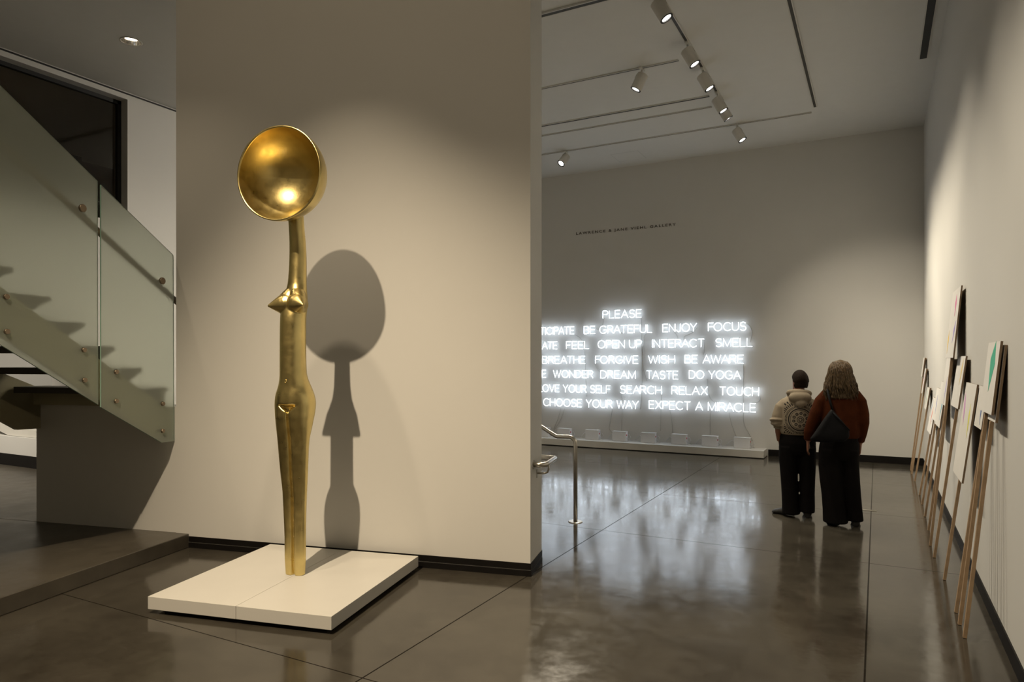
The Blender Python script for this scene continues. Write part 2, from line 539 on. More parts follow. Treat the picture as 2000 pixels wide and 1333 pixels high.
def cz(px, py): return at_z(px, py, CEIL)
TRX = cz(1373, 133).x
q = cz(1409, 190)
strip('light_track', (TRX, 2.5), (TRX, q.y), 0.032, M['slot'], 'long ceiling track carrying the row of five white spotlights', 'lighting track')
q = cz(1592, 208)
strip('light_track', (q.x, 2.5), (q.x, q.y), 0.034, M['slot'], 'bare ceiling track nearest the right wall, with no lamps on it', 'lighting track')
YT1 = cz(1325, 117).y
strip('light_track', (-8.0, YT1), (cz(1325, 117).x, YT1), 0.022, M['slot'], 'cross track of the single spotlight turned to the left', 'lighting track')
q = cz(1390, 208)
strip('light_track', (-8.0, q.y), (q.x, q.y), 0.018, M['slot'], 'empty thin cross track just behind the black air slot', 'lighting track')
q = cz(1585, 219)
YT2 = q.y
strip('light_track', (-8.0, YT2), (q.x, YT2), 0.020, M['slot'], 'cross track nearest the neon wall, with two spotlights', 'lighting track')
q = cz(1385, 187)
strip('air_slot', (-8.0, q.y), (q.x, q.y), 0.036, M['black'], 'black air slot running across the gallery ceiling behind the spotlights', 'air slot')
q = cz(1803, 113)
strip('air_slot', (cz(1820, 0).x, 2.5), (q.x, q.y), 0.075, M['black'], 'wide black air slot in the ceiling along the right wall', 'air slot')
q = cz(1110, 14)
strip('air_slot', (-8.0, q.y), (q.x + 1.4, q.y), 0.05, M['slot'], 'pale edged ceiling slot at the top beside the free-standing wall', 'air slot', 0.02)
# access hatch
a, b = cz(1188, 312), cz(1256, 322)
hx, hy = (a.x + b.x) / 2 + 0.16, YB - 0.62
t = thing('access_hatch', 'flush square access hatch outlined in the ceiling near the neon wall', 'hatch', (hx, hy, CEIL))
B(-0.25, 0.25, -0.25, 0.25, -0.002, -0.001).build('hatch_panel', M['ceil'], t)
MB().box(-0.254, 0.254, -0.254, -0.25, -0.002, -0.001).box(-0.254, 0.254, 0.25, 0.254, -0.002, -0.001).box(-0.254, -0.25, -0.25, 0.25, -0.002, -0.001).box(0.25, 0.254, -0.25, 0.25, -0.002, -0.001).build('frame', M['cable'], t)

# recessed downlight
t = thing('recessed_downlight', 'round chrome recessed downlight in the ceiling above the stair', 'downlight', (dl.x, dl.y, CEIL))
def ring_z(r, z, n=40): return [(r * math.cos(2 * PI * i / n), r * math.sin(2 * PI * i / n), z) for i in range(n)]
MB().loft([ring_z(0.104, 0.0), ring_z(0.118, -0.001), ring_z(0.120, -0.005), ring_z(0.104, -0.006), ring_z(0.102, 0.0)], cap=False).build('trim_ring', M['lampw'], t, smooth=True)
MB().loft([ring_z(0.103, 0.0), ring_z(0.092, 0.05), ring_z(0.070, 0.11), ring_z(0.045, 0.15), ring_z(0.001, 0.155)], cap=False).build('reflector', M['chrome'], t, smooth=True)
MB().sphere((-0.035, 0.02, 0.085), 0.032, 0.032, 0.045, 16, 8).build('bulb', emit('bulb_light', (1, 0.84, 0.62), 12), t, smooth=True)

# ------------------------------------------------------------------ track spotlights
def track_lamp(mount, aim, label, power, angle, target=None):
    mount = Vector(mount)
    t = thing('track_spotlight', label, 'spotlight', mount, group='white track spotlights')
    B(-0.018, 0.018, -0.075, 0.075, -0.032, -0.013).build('track_adapter', M['lampw'], t, bevel=0.003)
    MB().tube([(0, 0, -0.025), (0, 0, -0.11)], 0.010, 10).build('stem', M['lampw'], t, smooth=True)
    d = Vector(aim).normalized()
    qd = d.to_track_quat('-Z', 'Y')
    head_c = Vector((0, 0, -0.12)) + d * 0.05
    def place(mb, name, m, par=t, **k):
        o_ = mb.build(name, m, par, **k)
        return o_
    def cyl(r0, z0, r1, z1, n=36): return [ring_z(r0, z0, n), ring_z(r1, z1, n)]
    rr = 0.070
    hb = MB().loft([ring_z(r, z, 36) for r, z in ((0.001, 0.085), (rr - 0.006, 0.085), (rr, 0.079), (rr, -0.118), (rr - 0.004, -0.122), (rr - 0.010, -0.122), (rr - 0.012, -0.10))], cap=False)
    h = hb.build('lamp_head', M['lampw'], t)
    h.location = head_c; h.rotation_mode = 'QUATERNION'; h.rotation_quaternion = qd
    h.data.shade_smooth()
    md = h.modifiers.new('e', 'EDGE_SPLIT'); md.split_angle = R(40)
    MB().loft([ring_z(r, z, 36) for r, z in ((rr - 0.022, -0.1), (rr - 0.020, -0.1235), (rr - 0.001, -0.1235), (rr - 0.001, -0.117))], cap=False).build('black_rim', M['black'], h)
    MB().loft([ring_z(r, z, 36) for r, z in ((rr - 0.021, -0.112), (0.03, -0.105), (0.001, -0.104))], cap=False).build('lens', M['lens'], h, smooth=True)
    B(-0.008, 0.008, rr - 0.002, rr + 0.006, 0.0, 0.06).build('side_catch', M['lampw'], h)
    wl = mount + head_c + d * 0.15
    spot('track_lamp_light', wl, wl + d, power, angle, 0.75, NEUT, 0.05)
    return t


ordn = ['nearest the camera', 'second from the camera', 'third from the camera', 'fourth from the camera', 'farthest, half hidden']
for i, (px, py, p_) in enumerate(((1286, -14, 230), (1344, 82, 240), (1373, 133, 240), (1400, 180, 250), (1409, 196, 250))):
    y_ = cz(px, py).y
    track_lamp((TRX, y_, CEIL), (0.48, 0.08 if i < 4 else 0.25, -0.88), 'white spotlight on the long track, ' + ordn[i], p_, 82)
track_lamp((cz(1438, 240).x, YT2, CEIL), (0.50, -0.02, -0.86), 'white spotlight on the cross track, alone nearest the right wall corner', 260, 62)
track_lamp((cz(1253, 131).x, YT1, CEIL), (-0.42, -0.12, -0.86), 'white spotlight hanging left of the row, turned to the left', 700, 100)
track_lamp((cz(1104, 294).x, YT2, CEIL), (-0.25, -0.62, -0.74), 'white spotlight far left on the cross track, lens facing forward', 700, 100)

# ------------------------------------------------------------------ plinth and golden sculpture
PU0, PU1, PN0, PN1, PT = -3.465, -2.128, 3.675, 4.995, 0.113
t = thing('display_plinth', 'low white square plinth under the golden sculpture', 'plinth', Wp((PU0 + PU1) / 2, (PN0 + PN1) / 2), (0, 0, RW))
hw, hd = (PU1 - PU0) / 2, (PN1 - PN0) / 2
B(-hw, -0.0012, -hd, hd, 0.03, PT).build('plinth_half', M['plinth'], t, bevel=0.002)
B(0.0012, hw, -hd, hd, 0.03, PT).build('plinth_half', M['plinth'], t, bevel=0.002)
B(-hw + 0.07, hw - 0.07, -hd + 0.07, hd - 0.07, 0, 0.03).build('toe_kick', M['black'], t)

SU, SN = -2.80, 4.34
K = 0.003683
def zy(y): return EYE + (HOR - y) * K - PT     # height above the plinth on the body axis
# (row, half width, half depth, centre forward shift)
prof = [(1128, .072, .035, .004), (1122, .073, .036, .004), (1090, .079, .040, .005), (1050, .080, .040, .006), (1000, .085, .043, .010), (960, .092, .045, .012),
        (930, .100, .053, .018), (900, .108, .056, .024), (860, .118, .062, .028), (820, .132, .098, .014), (800, .139, .110, .006), (785, .139, .114, .004),
        (770, .129, .114, .008), (755, .110, .110, .012), (742, .097, .102, .022), (730, .090, .096, .030), (700, .088, .093, .034), (650, .087, .092, .034),
        (620, .087, .091, .030), (600, .088, .088, .016), (585, .084, .080, .004), (570, .074, .072, -.008), (555, .065, .065, -.018), (530, .061, .062, -.026),
        (500, .058, .060, -.029), (470, .055, .058, -.024), (445, .053, .055, -.012), (425, .053, .054, -.004), (412, .053, .053, .0), (398, .053, .053, .002)]
prof = [(zy(y), a, b, c) for y, a, b, c in prof]
prof[0] = (0.0,) + prof[0][1:]


def cat(p0, p1, p2, p3, t):
    return 0.5 * (2 * p1 + (p2 - p0) * t + (2 * p0 - 5 * p1 + 4 * p2 - p3) * t * t + (3 * p1 - p0 - 3 * p2 + p3) * t ** 3)


secs = []
for i in range(len(prof) - 1):
    a0, a1, a2, a3 = prof[max(i - 1, 0)], prof[i], prof[i + 1], prof[min(i + 2, len(prof) - 1)]
    st = max(2, int((a2[0] - a1[0]) / 0.010))
    for k in range(st):
        secs.append(tuple(cat(a0[j], a1[j], a2[j], a3[j], k / st) if j else a1[0] + (a2[0] - a1[0]) * k / st for j in range(4)))
secs.append(prof[-1])
Zp = zy(804)
BR = 0.328
BC = Vector((0, -0.215, EYE + (HOR - 338) / F * 4.715 - PT))
def sstep(a, b, x):
    x = min(1, max(0, (x - a) / (b - a))); return x * x * (3 - 2 * x)
rings = []
n = 120
for z, a, b, c in secs:
    r = []
    for j in range(n):
        th = 2 * PI * j / n
        ca, sa = math.cos(th), math.sin(th)
        e = 0.74 + 0.20 * sstep(zy(785), zy(735), z)
        x = a * math.copysign(abs(ca) ** e, ca); y = b * math.copysign(abs(sa) ** e, sa)    # y > 0 forward
        k = 1.0
        if sa > 0:
            if z < Zp + 0.05:                                     # groove between the legs, V fold above it
                dpt = 0.030 * math.exp(-(x / 0.011) ** 2) * sstep(Zp + 0.03, Zp - 0.03, z)
                y -= dpt
            zv, zt = Zp + 0.78 * abs(x), Zp + 0.044 + 1.4 * x * x
            side = 1 - sstep(0.055, 0.075, abs(x))
            if abs(x) < 0.10 and zv - 0.02 < z < zt + 0.15:       # belly swelling over a small triangular recess
                y += 0.014 * sstep(zt - 0.004, zt + 0.014, z) * (1 - sstep(zt + 0.014, zt + 0.15, z)) * (1 - sstep(0.02, 0.10, abs(x)))
                y -= 0.032 * sstep(zv - 0.008, zv + 0.004, z) * (1 - sstep(zt - 0.004, zt + 0.010, z)) * side
        else:
            if z < Zp - 0.02:
                y += 0.022 * math.exp(-(x / 0.012) ** 2) * sstep(Zp, Zp - 0.08, z)
        pv = Vector((x, -(y + c), z))
        if z > 2.2:                                               # the neck stops at the outside of the bowl
            dv = pv - BC
            if dv.length < BR - 0.002: pv = BC + dv.normalized() * (BR - 0.002)
        r.append(tuple(pv))
    rings.append(r)
body = MB().loft(rings)
# breasts: two pointed cones leaving the chest outwards and forwards
zb = zy(603)
for sgn in (-1, 1):
    root, tip = Vector((sgn * 0.010, -0.022, zb + 0.034)), Vector((sgn * 0.143, -0.128, zb + 0.012))
    pts = [root.lerp(tip, q) for q in (0, .25, .4, .55, .7, .85, .95, 1.0)]
    body.tube([(sgn * .008, -.002, zb + .125), (sgn * .035, -.026, zb + .078), (sgn * .075, -.062, zb + .043), (sgn * .118, -.103, zb + .022)], [.052, .060, .046, .020], 24)
    body.tube(pts, [.070, .076, .073, .060, .042, .024, .012, .007], 32)
st = thing('golden_sculpture', 'tall gold sculpture of a slender female figure with a ladle bowl for a head', 'sculpture', Wp(SU, SN, PT), (0, 0, RW))
bd = body.build('figure', M['gold'], st, smooth=True, remesh=0.0048, relax=5)
# navel
nav = MB()
zn = zy(744)
ringp = [(0.008 * math.cos(2 * PI * i / 16), -0.1245, zn + 0.010 * math.sin(2 * PI * i / 16)) for i in range(17)]
nav.tube(ringp, 0.0022, 6).build('navel', M['gold'], bd, smooth=True)
# bowl: open hemisphere facing the front
BR = 0.328
bc = Vector((0, -0.215, EYE + (HOR - 338) / F * 4.715 - PT))
def hemi(r, k0, n=72, m=28):
    out = []
    for i in range(m + 1):
        a = PI / 2 * i / m
        rad, dep = r * math.cos(a), r * math.sin(a) + k0
        out.append([(bc.x + max(rad, 0.0005) * math.cos(2 * PI * j / n), bc.y + dep, bc.z + max(rad, 0.0005) * math.sin(2 * PI * j / n)) for j in range(n)])
    return out
outer = hemi(BR, 0.0); inner = hemi(BR - 0.010, 0.0)
inner[0] = [(x, bc.y, z) for x, y, z in inner[0]]
bl = MB().loft(list(reversed(outer)) + inner, cap=False)
bl.build('ladle_bowl', M['gold'], st, smooth=True)

# ------------------------------------------------------------------ staircase with frosted glass
GU = -4.495
sc = thing('staircase', 'open riser staircase with frosted green glass balustrade left of the wall', 'staircase', (0, 0, 0), (0, 0, RW))
SL = 0.607
N0, Z0, TR, RS = 4.82, 1.59, 0.287, 0.177
def zl(nn, off=0.0): return Z0 - (nn - N0) * RS / TR + off      # nosing line
for k in range(-4, 8):
    nn, zz = N0 - TR * k, Z0 + RS * k
    tr = MB()
    tr.prism([(nn, zz), (nn, zz - 0.035), (nn - 0.05, zz - 0.055), (nn - 0.31, zz - 0.055), (nn - 0.31, zz)], -6.0, -4.60)
    tr.build('tread', M['tread'], sc)
    MB().prism([(nn - 0.06, zz - 0.055), (nn - 0.31, zz - 0.055), (nn - 0.31, zz - 0.20)], -4.60, -4.585).build('tread_bracket', M['tread'], sc)
na, nb = 6.1, 2.6
lowz = lambda x: zl(x, -0.555)
for u0, u1 in ((-4.58, -4.545), (-6.06, -6.02)):
    MB().prism([(na, max(0.97, lowz(na))), (4.85, max(0.97, lowz(4.85))), (nb, lowz(nb)), (nb, zl(nb, -0.23)), (na, zl(na, -0.23))] if u0 < -5 else
               [(na, lowz(na)), (5.085, lowz(5.085)), (5.085, lowz(4.88)), (4.88, lowz(4.88)), (nb, lowz(nb)), (nb, zl(nb, -0.23)), (na, zl(na, -0.23))], u0, u1).build('stringer', M['stringer'], sc)
B(-6.02, -4.6, WN - 0.07, WN - 0.0, 1.24, 1.40).build('cross_beam', M['stringer'], sc)
def U(px, py): return at_u(px, py, GU)
g1 = [U(191, 354), U(192, 791), U(0, 673), U(0, 166)]
# carry the first panel on along its own slope beyond the frame
def ext(a, b, nn): return (nn, b[1] + (b[1] - a[1]) * (nn - b[0]) / (b[0] - a[0]))
p1 = [g1[0], g1[1], ext(g1[1], g1[2], 2.75), ext(g1[0], g1[3], 2.75)]
g2 = [U(339, 499), U(340.5, 862), U(316, 865), U(197.5, 796), U(197.5, 361)]
panels = []
for poly in (p1, g2):
    gm = MB().prism(poly, GU - 0.012, GU)
    gm.mi = [0, 0] + [1] * (len(gm.mi) - 2)
    panels.append(gm.build('glass_panel', [M['frost'], M['gedge']], sc))
def standoff(px, py, r, par):
    nn, zz = U(px, py)
    m_ = MB()
    prof_ = [(r * 0.45, -0.05), (r * 0.45, 0.0), (r, 0.0), (r, 0.012), (r * 0.9, 0.016), (0.0005, 0.016)]
    m_.loft([[(GU + h, nn + q * math.cos(2 * PI * i / 20), zz + q * math.sin(2 * PI * i / 20)) for i in range(20)] for q, h in prof_], cap=False)
    m_.build('standoff', M['bronze'], par, smooth=False)
for px, py, r in ((160, 407, .030), (11, 580, .019), (12, 648, .019), (163, 684, .019), (164, 743, .019)):
    standoff(px, py, r, panels[0])
for px, py, r in ((316, 549, .030), (226, 727, .019), (226, 784, .019), (317, 789, .019), (317, 842, .019)):
    standoff(px, py, r, panels[1])
ha, hb_ = U(160, 407), U(316, 549)
h0, h1 = ext(hb_, ha, 2.7), ext(ha, hb_, 5.55)
MB().tube([(GU - 0.085, h0[0], h0[1]), (GU - 0.085, h1[0], h1[1])], 0.026, 14).build('handrail', M['bronze'], sc, smooth=True)
# balustrade on the far side of the stair, clear of the window
cl = at_u(215, 365, -6.1)
fb = MB().prism([(5.1, zl(5.1, 0.0)), (2.75, zl(2.75, 0.0)), (2.75, zl(2.75, 1.02)), (5.1, zl(5.1, 1.02))], -6.085, -6.073)
# ------------------------------------------------------------------ handrails right of the wall
def arc_pts(c, r, a0, a1, ax, ay, n=8):
    return [Vector(c) + Vector(ax) * r * math.cos(R(a0 + (a1 - a0) * i / n)) + Vector(ay) * r * math.sin(R(a0 + (a1 - a0) * i / n)) for i in range(n + 1)]
pb = at_z(1124, 1020, 0)
t = thing('handrail', 'brushed steel stair handrail with floor post behind the free-standing wall', 'handrail', pb, (0, 0, RW))
HZ = 0.868
pts = [(0, 0, 0.0), (0, 0, HZ - 0.07)] + [tuple(p) for p in arc_pts((-0.07, 0, HZ - 0.07), 0.07, 0, 90, (1, 0, 0), (0, 0, 1))][1:] + [(-0.185, 0, HZ), (-0.21, 0, HZ + 0.008), (-0.75, 0, HZ + 0.34), (-1.5, 0, HZ + 0.80)]
MB().tube(pts, 0.021, 16).build('rail', M['steel'], t, smooth=True)
MB().loft([ring_z(0.001, 0.008), ring_z(0.068, 0.008), ring_z(0.074, 0.004), ring_z(0.074, 0.0)], cap=False).build('floor_flange', M['steel'], t)
t = thing('handrail', 'steel rail returning round the end of the free-standing wall', 'handrail', Wp(WU1, WN + 0.1, 0), (0, 0, RW))
z_ = 0.842
pts = [(0.0, 0.0, z_), (0.045, 0.0, z_)] + [tuple(p) for p in arc_pts((0.045, 0.05, z_), 0.05, -90, 0, (1, 0, 0), (0, 1, 0))][1:] + [(0.095, 0.36, z_)] + \
      [tuple(p) for p in arc_pts((0.06, 0.36, z_), 0.035, 0, 90, (1, 0, 0), (0, 1, 0))][1:] + [(-0.5, 0.395, z_ + 0.02)]
MB().tube(pts, 0.021, 16).build('rail', M['steel'], t, smooth=True)
MB().loft([[(x, r * math.cos(2 * PI * i / 24), z_ + r * math.sin(2 * PI * i / 24)) for i in range(24)] for r, x in ((0.034, 0.0), (0.034, 0.006), (0.02, 0.006))], cap=False).build('wall_flange', M['steel'], t)
MB().tube([(0.0, 0.12, z_ - 0.085), (0.06, 0.12, z_ - 0.085), (0.085, 0.12, z_ - 0.075), (0.095, 0.12, z_ - 0.05), (0.095, 0.12, z_ - 0.015)], 0.008, 10).build('bracket', M['steel'], t, smooth=True)
B(0.0, 0.005, 0.10, 0.14, z_ - 0.12, z_ - 0.055).build('bracket_plate', M['steel'], t, bevel=0.001)

# ------------------------------------------------------------------ ledge and power boxes
LX1, LZ, LY = -1.678, 0.132, YB - 0.415
o = MB().box(-7.4, LX1, LY, YB - 0.001, 0.012, LZ).build('wall_ledge', M['plinth'], bevel=0.002)
tag(o, 'long low white ledge along the wall under the neon words', 'ledge')
boxpx = [(1061, 'leftmost, cut off by the free-standing wall'), (1103, 'second from the left, partly behind the steel handrail'), (1158, 'third from the left'), (1211, 'fourth from the left'),
         (1267, 'fourth from the right'), (1327, 'third from the right'), (1387, 'second from the right'), (1450, 'rightmost of the row')]
box_pos = []
for i, (px, wh) in enumerate(boxpx):
    yb = YB - 0.17
    p = at_y(px, 870, yb)
    t = thing('power_box', 'white power supply box on the ledge, ' + wh, 'power box', (p.x, yb, LZ), (0, 0, R(random.uniform(-3, 3))), 'white power boxes on the ledge')
    box_pos.append(p.x)
    B(-0.135, 0.135, -0.055, 0.055, 0, 0.185).build('housing', M['white'], t, bevel=0.003)
    B(-0.138, 0.138, -0.058, 0.058, 0.175, 0.187).build('lid', M['white'], t, bevel=0.002)
    B(0.135, 0.141, -0.03, -0.008, 0.105, 0.135).build('red_switch', M['red'], t)
    MB().tube([(0.135, 0.02, 0.12), (0.18, 0.02, 0.13), (0.20, 0.03, 0.08), (0.16, 0.04, 0.03), (0.19, 0.08, 0.005)], 0.004, 6).build('power_lead', M['white'], t, smooth=True)
    MB().tube([(0.135, -0.02, 0.075), (0.165, -0.02, 0.07), (0.175, 0.0, 0.05), (0.138, 0.0, 0.05)], 0.003, 6).build('power_lead', M['white'], t, smooth=True)
    MB().tube([(-0.13, 0.03, 0.10), (-0.19, 0.05, 0.12), (-0.25, 0.10, 0.07), (-0.30, 0.13, 0.01)], 0.0035, 6).build('power_lead', M['white'], t, smooth=True)

# ------------------------------------------------------------------ neon words
def arc(cx, cy, rx, ry, a0, a1, n=14):
    return [(cx + rx * math.cos(R(a0 + (a1 - a0) * i / n)), cy + ry * math.sin(R(a0 + (a1 - a0) * i / n))) for i in range(n + 1)]
GL = {
    'A': (.76, [[(0, 0), (.38, 1), (.76, 0)], [(.14, .36), (.62, .36)]]),
    'B': (.60, [[(0, 0), (0, 1), (.32, 1)] + arc(.32, .76, .24, .24, 90, -90)[1:] + [(0, .52)], [(.32, .52)] + arc(.32, .26, .28, .26, 90, -90)[1:] + [(0, 0)]]),
    'C': (.74, [arc(.42, .5, .42, .5, 45, 315)]),
    'D': (.70, [[(0, 0), (0, 1), (.26, 1)] + arc(.26, .5, .44, .5, 90, -90)[1:] + [(0, 0)]]),
    'E': (.56, [[(.56, 1), (0, 1), (0, 0), (.56, 0)], [(0, .52), (.50, .52)]]),
    'F': (.52, [[(.52, 1), (0, 1), (0, 0)], [(0, .52), (.46, .52)]]),
    'G': (.80, [arc(.42, .5, .42, .5, 45, 345) + [(.82, .46), (.50, .46)]]),
    'H': (.66, [[(0, 0), (0, 1)], [(.66, 0), (.66, 1)], [(0, .52), (.66, .52)]]),
    'I': (.02, [[(.01, 0), (.01, 1)]]),
    'J': (.42, [[(.42, 1), (.42, .24)] + arc(.21, .24, .21, .24, 0, -180)[1:]]),
    'L': (.50, [[(0, 1), (0, 0), (.50, 0)]]),
    'M': (.78, [[(0, 0), (0, 1), (.39, .05), (.78, 1), (.78, 0)]]),
    'N': (.66, [[(0, 0), (0, 1), (.66, 0), (.66, 1)]]),
    'O': (.84, [arc(.42, .5, .42, .5, 90, 450, 24)]),
    'P': (.58, [[(0, 0), (0, 1), (.32, 1)] + arc(.32, .74, .26, .26, 90, -90)[1:] + [(0, .48)]]),
    'R': (.64, [[(0, 0), (0, 1), (.34, 1)] + arc(.34, .75, .26, .25, 90, -90)[1:] + [(0, .5)], [(.32, .5), (.64, 0)]]),
    'S': (.60, [arc(.30, .75, .27, .25, 30, 250, 12) + arc(.30, .26, .30, .26, 78, -150, 14)]),
    'T': (.62, [[(0, 1), (.62, 1)], [(.31, 1), (.31, 0)]]),
    'U': (.64, [[(0, 1), (0, .32)] + arc(.32, .32, .32, .32, 180, 360)[1:] + [(.64, 1)]]),
    'V': (.68, [[(0, 1), (.34, 0), (.68, 1)]]),
    'W': (1.0, [[(0, 1), (.25, 0), (.5, .96), (.75, 0), (1.0, 1)]]),
    'X': (.66, [[(0, 0), (.66, 1)], [(0, 1), (.66, 0)]]),
    'Y': (.68, [[(0, 1), (.34, .46), (.68, 1)], [(.34, .46), (.34, 0)]]),
}
NY = YB - 0.072
# text, left px (None: runs on behind the free-standing wall), right px, top/bottom row at the left end and at the right end
WORDS = [
    ('PLEASE', 1177.6, 1252.5, 608, 622, 605, 620, 'alone in the top row'),
    ('PARTICIPATE', None, 1121, 640, 653.6, 638.5, 652.8, 'cut off by the wall, second row'),
    ('BE GRATEFUL', 1140.7, 1273, 638.5, 652.5, 634.6, 649.8, 'second row'),
    ('ENJOY', 1294.4, 1360.5, 633.6, 649, 632, 647.5, 'second row'),
    ('FOCUS', 1383.5, 1457, 631.5, 647, 629.5, 645.5, 'right end of the second row'),
    ('CREATE', None, 1088, 668.6, 682.2, 668, 682, 'cut off by the wall, third row'),
    ('FEEL', 1106, 1150, 668, 682, 667, 681.3, 'third row'),
    ('OPEN UP', 1168, 1253, 666, 680.5, 664.5, 679.8, 'third row'),
    ('INTERACT', 1274, 1375, 664, 679, 662.6, 678.3, 'third row'),
    ('SMELL', 1398, 1469, 662.2, 677.8, 661, 677, 'right end of the third row'),
    ('BREATHE', 1059.8, 1142.7, 696.5, 710.7, 696, 710.6, 'left in the fourth row'),
    ('FORGIVE', 1163, 1246, 696, 710.8, 695.6, 710.6, 'fourth row'),
    ('WISH', 1266.5, 1318, 695.4, 710.4, 695, 710.3, 'fourth row'),
    ('BE AWARE', 1337.7, 1452, 694.6, 710.3, 694, 710, 'right end of the fourth row'),
    ('SMILE', None, 1066, 723.5, 737.4, 723.6, 737.5, 'cut off by the wall, fifth row'),
    ('WONDER', 1080.8, 1158, 723.8, 738, 724.3, 738.6, 'fifth row'),
    ('DREAM', 1173, 1241, 724.6, 739.2, 725, 740, 'fifth row'),
    ('TASTE', 1263, 1324, 725, 740.5, 725.3, 741, 'fifth row'),
    ('DO YOGA', 1346, 1446.6, 725.2, 740.7, 725, 741, 'right end of the fifth row'),
    ('LOVE YOUR SELF', None, 1191.5, 752, 766, 754, 768.6, 'cut off by the wall, sixth row'),
    ('SEARCH', 1211.5, 1292, 754.3, 769, 755, 770.5, 'sixth row'),
    ('RELAX', 1312, 1381.6, 755.3, 771, 756, 772, 'sixth row'),
    ('TOUCH', 1406, 1482, 756.6, 772.6, 757.5, 773.8, 'right end of the sixth row'),
    ('CHOOSE YOUR WAY', 1061.5, 1246.7, 781.5, 796, 784, 799.3, 'left in the bottom row'),
    ('EXPECT A MIRACLE', 1267.7, 1476, 785, 800.5, 789, 805.5, 'right in the bottom row'),
]
SP, SPACE = 0.17, 0.58


def layout(txt):
    x, out = 0.0, []
    for i, ch in enumerate(txt):
        if ch == ' ':
            x += SPACE; continue
        wd = GL[ch][0]
        sp = SP
        if out and (out[-1][0] + ch) in ('AT', 'TA', 'AV', 'WA', 'AW', 'AY', 'YA', 'RA', 'AC', 'LO', 'LV', 'FO', 'OY', 'PA', 'AR'): sp = 0.08
        if out and txt[i - 1] != ' ': x += sp
        out.append((ch, x)); x += wd
    return out, x


word_ends = {}
for txt, x0, x1, ta, ba, tb, bb, where in WORDS:
    lay, tw = layout(txt)
    pr = at_y(x1, (tb + bb) / 2, NY)
    hgt = (bb - tb) / F * (pr - Vector((0, 0, EYE))).dot(Vector((-math.sin(TH), math.cos(TH), 0)))
    if x0 is None:
        sx = hgt * 1.04
        X1 = pr.x; X0 = X1 - sx * tw
    else:
        X0, X1 = at_y(x0, 0, NY).x, pr.x
        sx = (X1 - X0) / tw
    zb_ = pr.z - hgt / 2
    if x0 is None:
        zb0 = at_y(1060, ba, NY).z
        dz = 0.0
    else:
        zb0 = at_y(x0, ba, NY).z
    nm = txt.replace('YOUR SELF', 'YOURSELF')
    t = thing('neon_word', 'white neon words %s, %s' % (nm, where) if ' ' in nm else 'white neon word %s, %s' % (nm, where), 'neon sign', (X0, NY, zb_), group='white neon words on the far wall')
    word_ends[nm] = (X0, X1, zb_, hgt)
    for ch, xo in lay:
        wd, strokes = GL[ch]
        g = MB()
        for sk in strokes:
            pts = [((xo + a) * sx, random.uniform(-0.0005, 0.0005), b * hgt) for a, b in sk]
            g.tube(pts, 0.0053, 7)
        g.build('neon_letter', M['neon'], t, smooth=True)
    # glass stand-offs that hold the tube off the wall
    hold = MB()
    for ch, xo in (lay[0], lay[len(lay) // 2], lay[-1]):
        hold.tube([((xo + 0.02) * sx, 0.006, hgt * 0.03), ((xo + 0.02) * sx, 0.070, hgt * 0.03)], 0.004, 6)
    hold.build('tube_support', M['cable'], t, smooth=True)

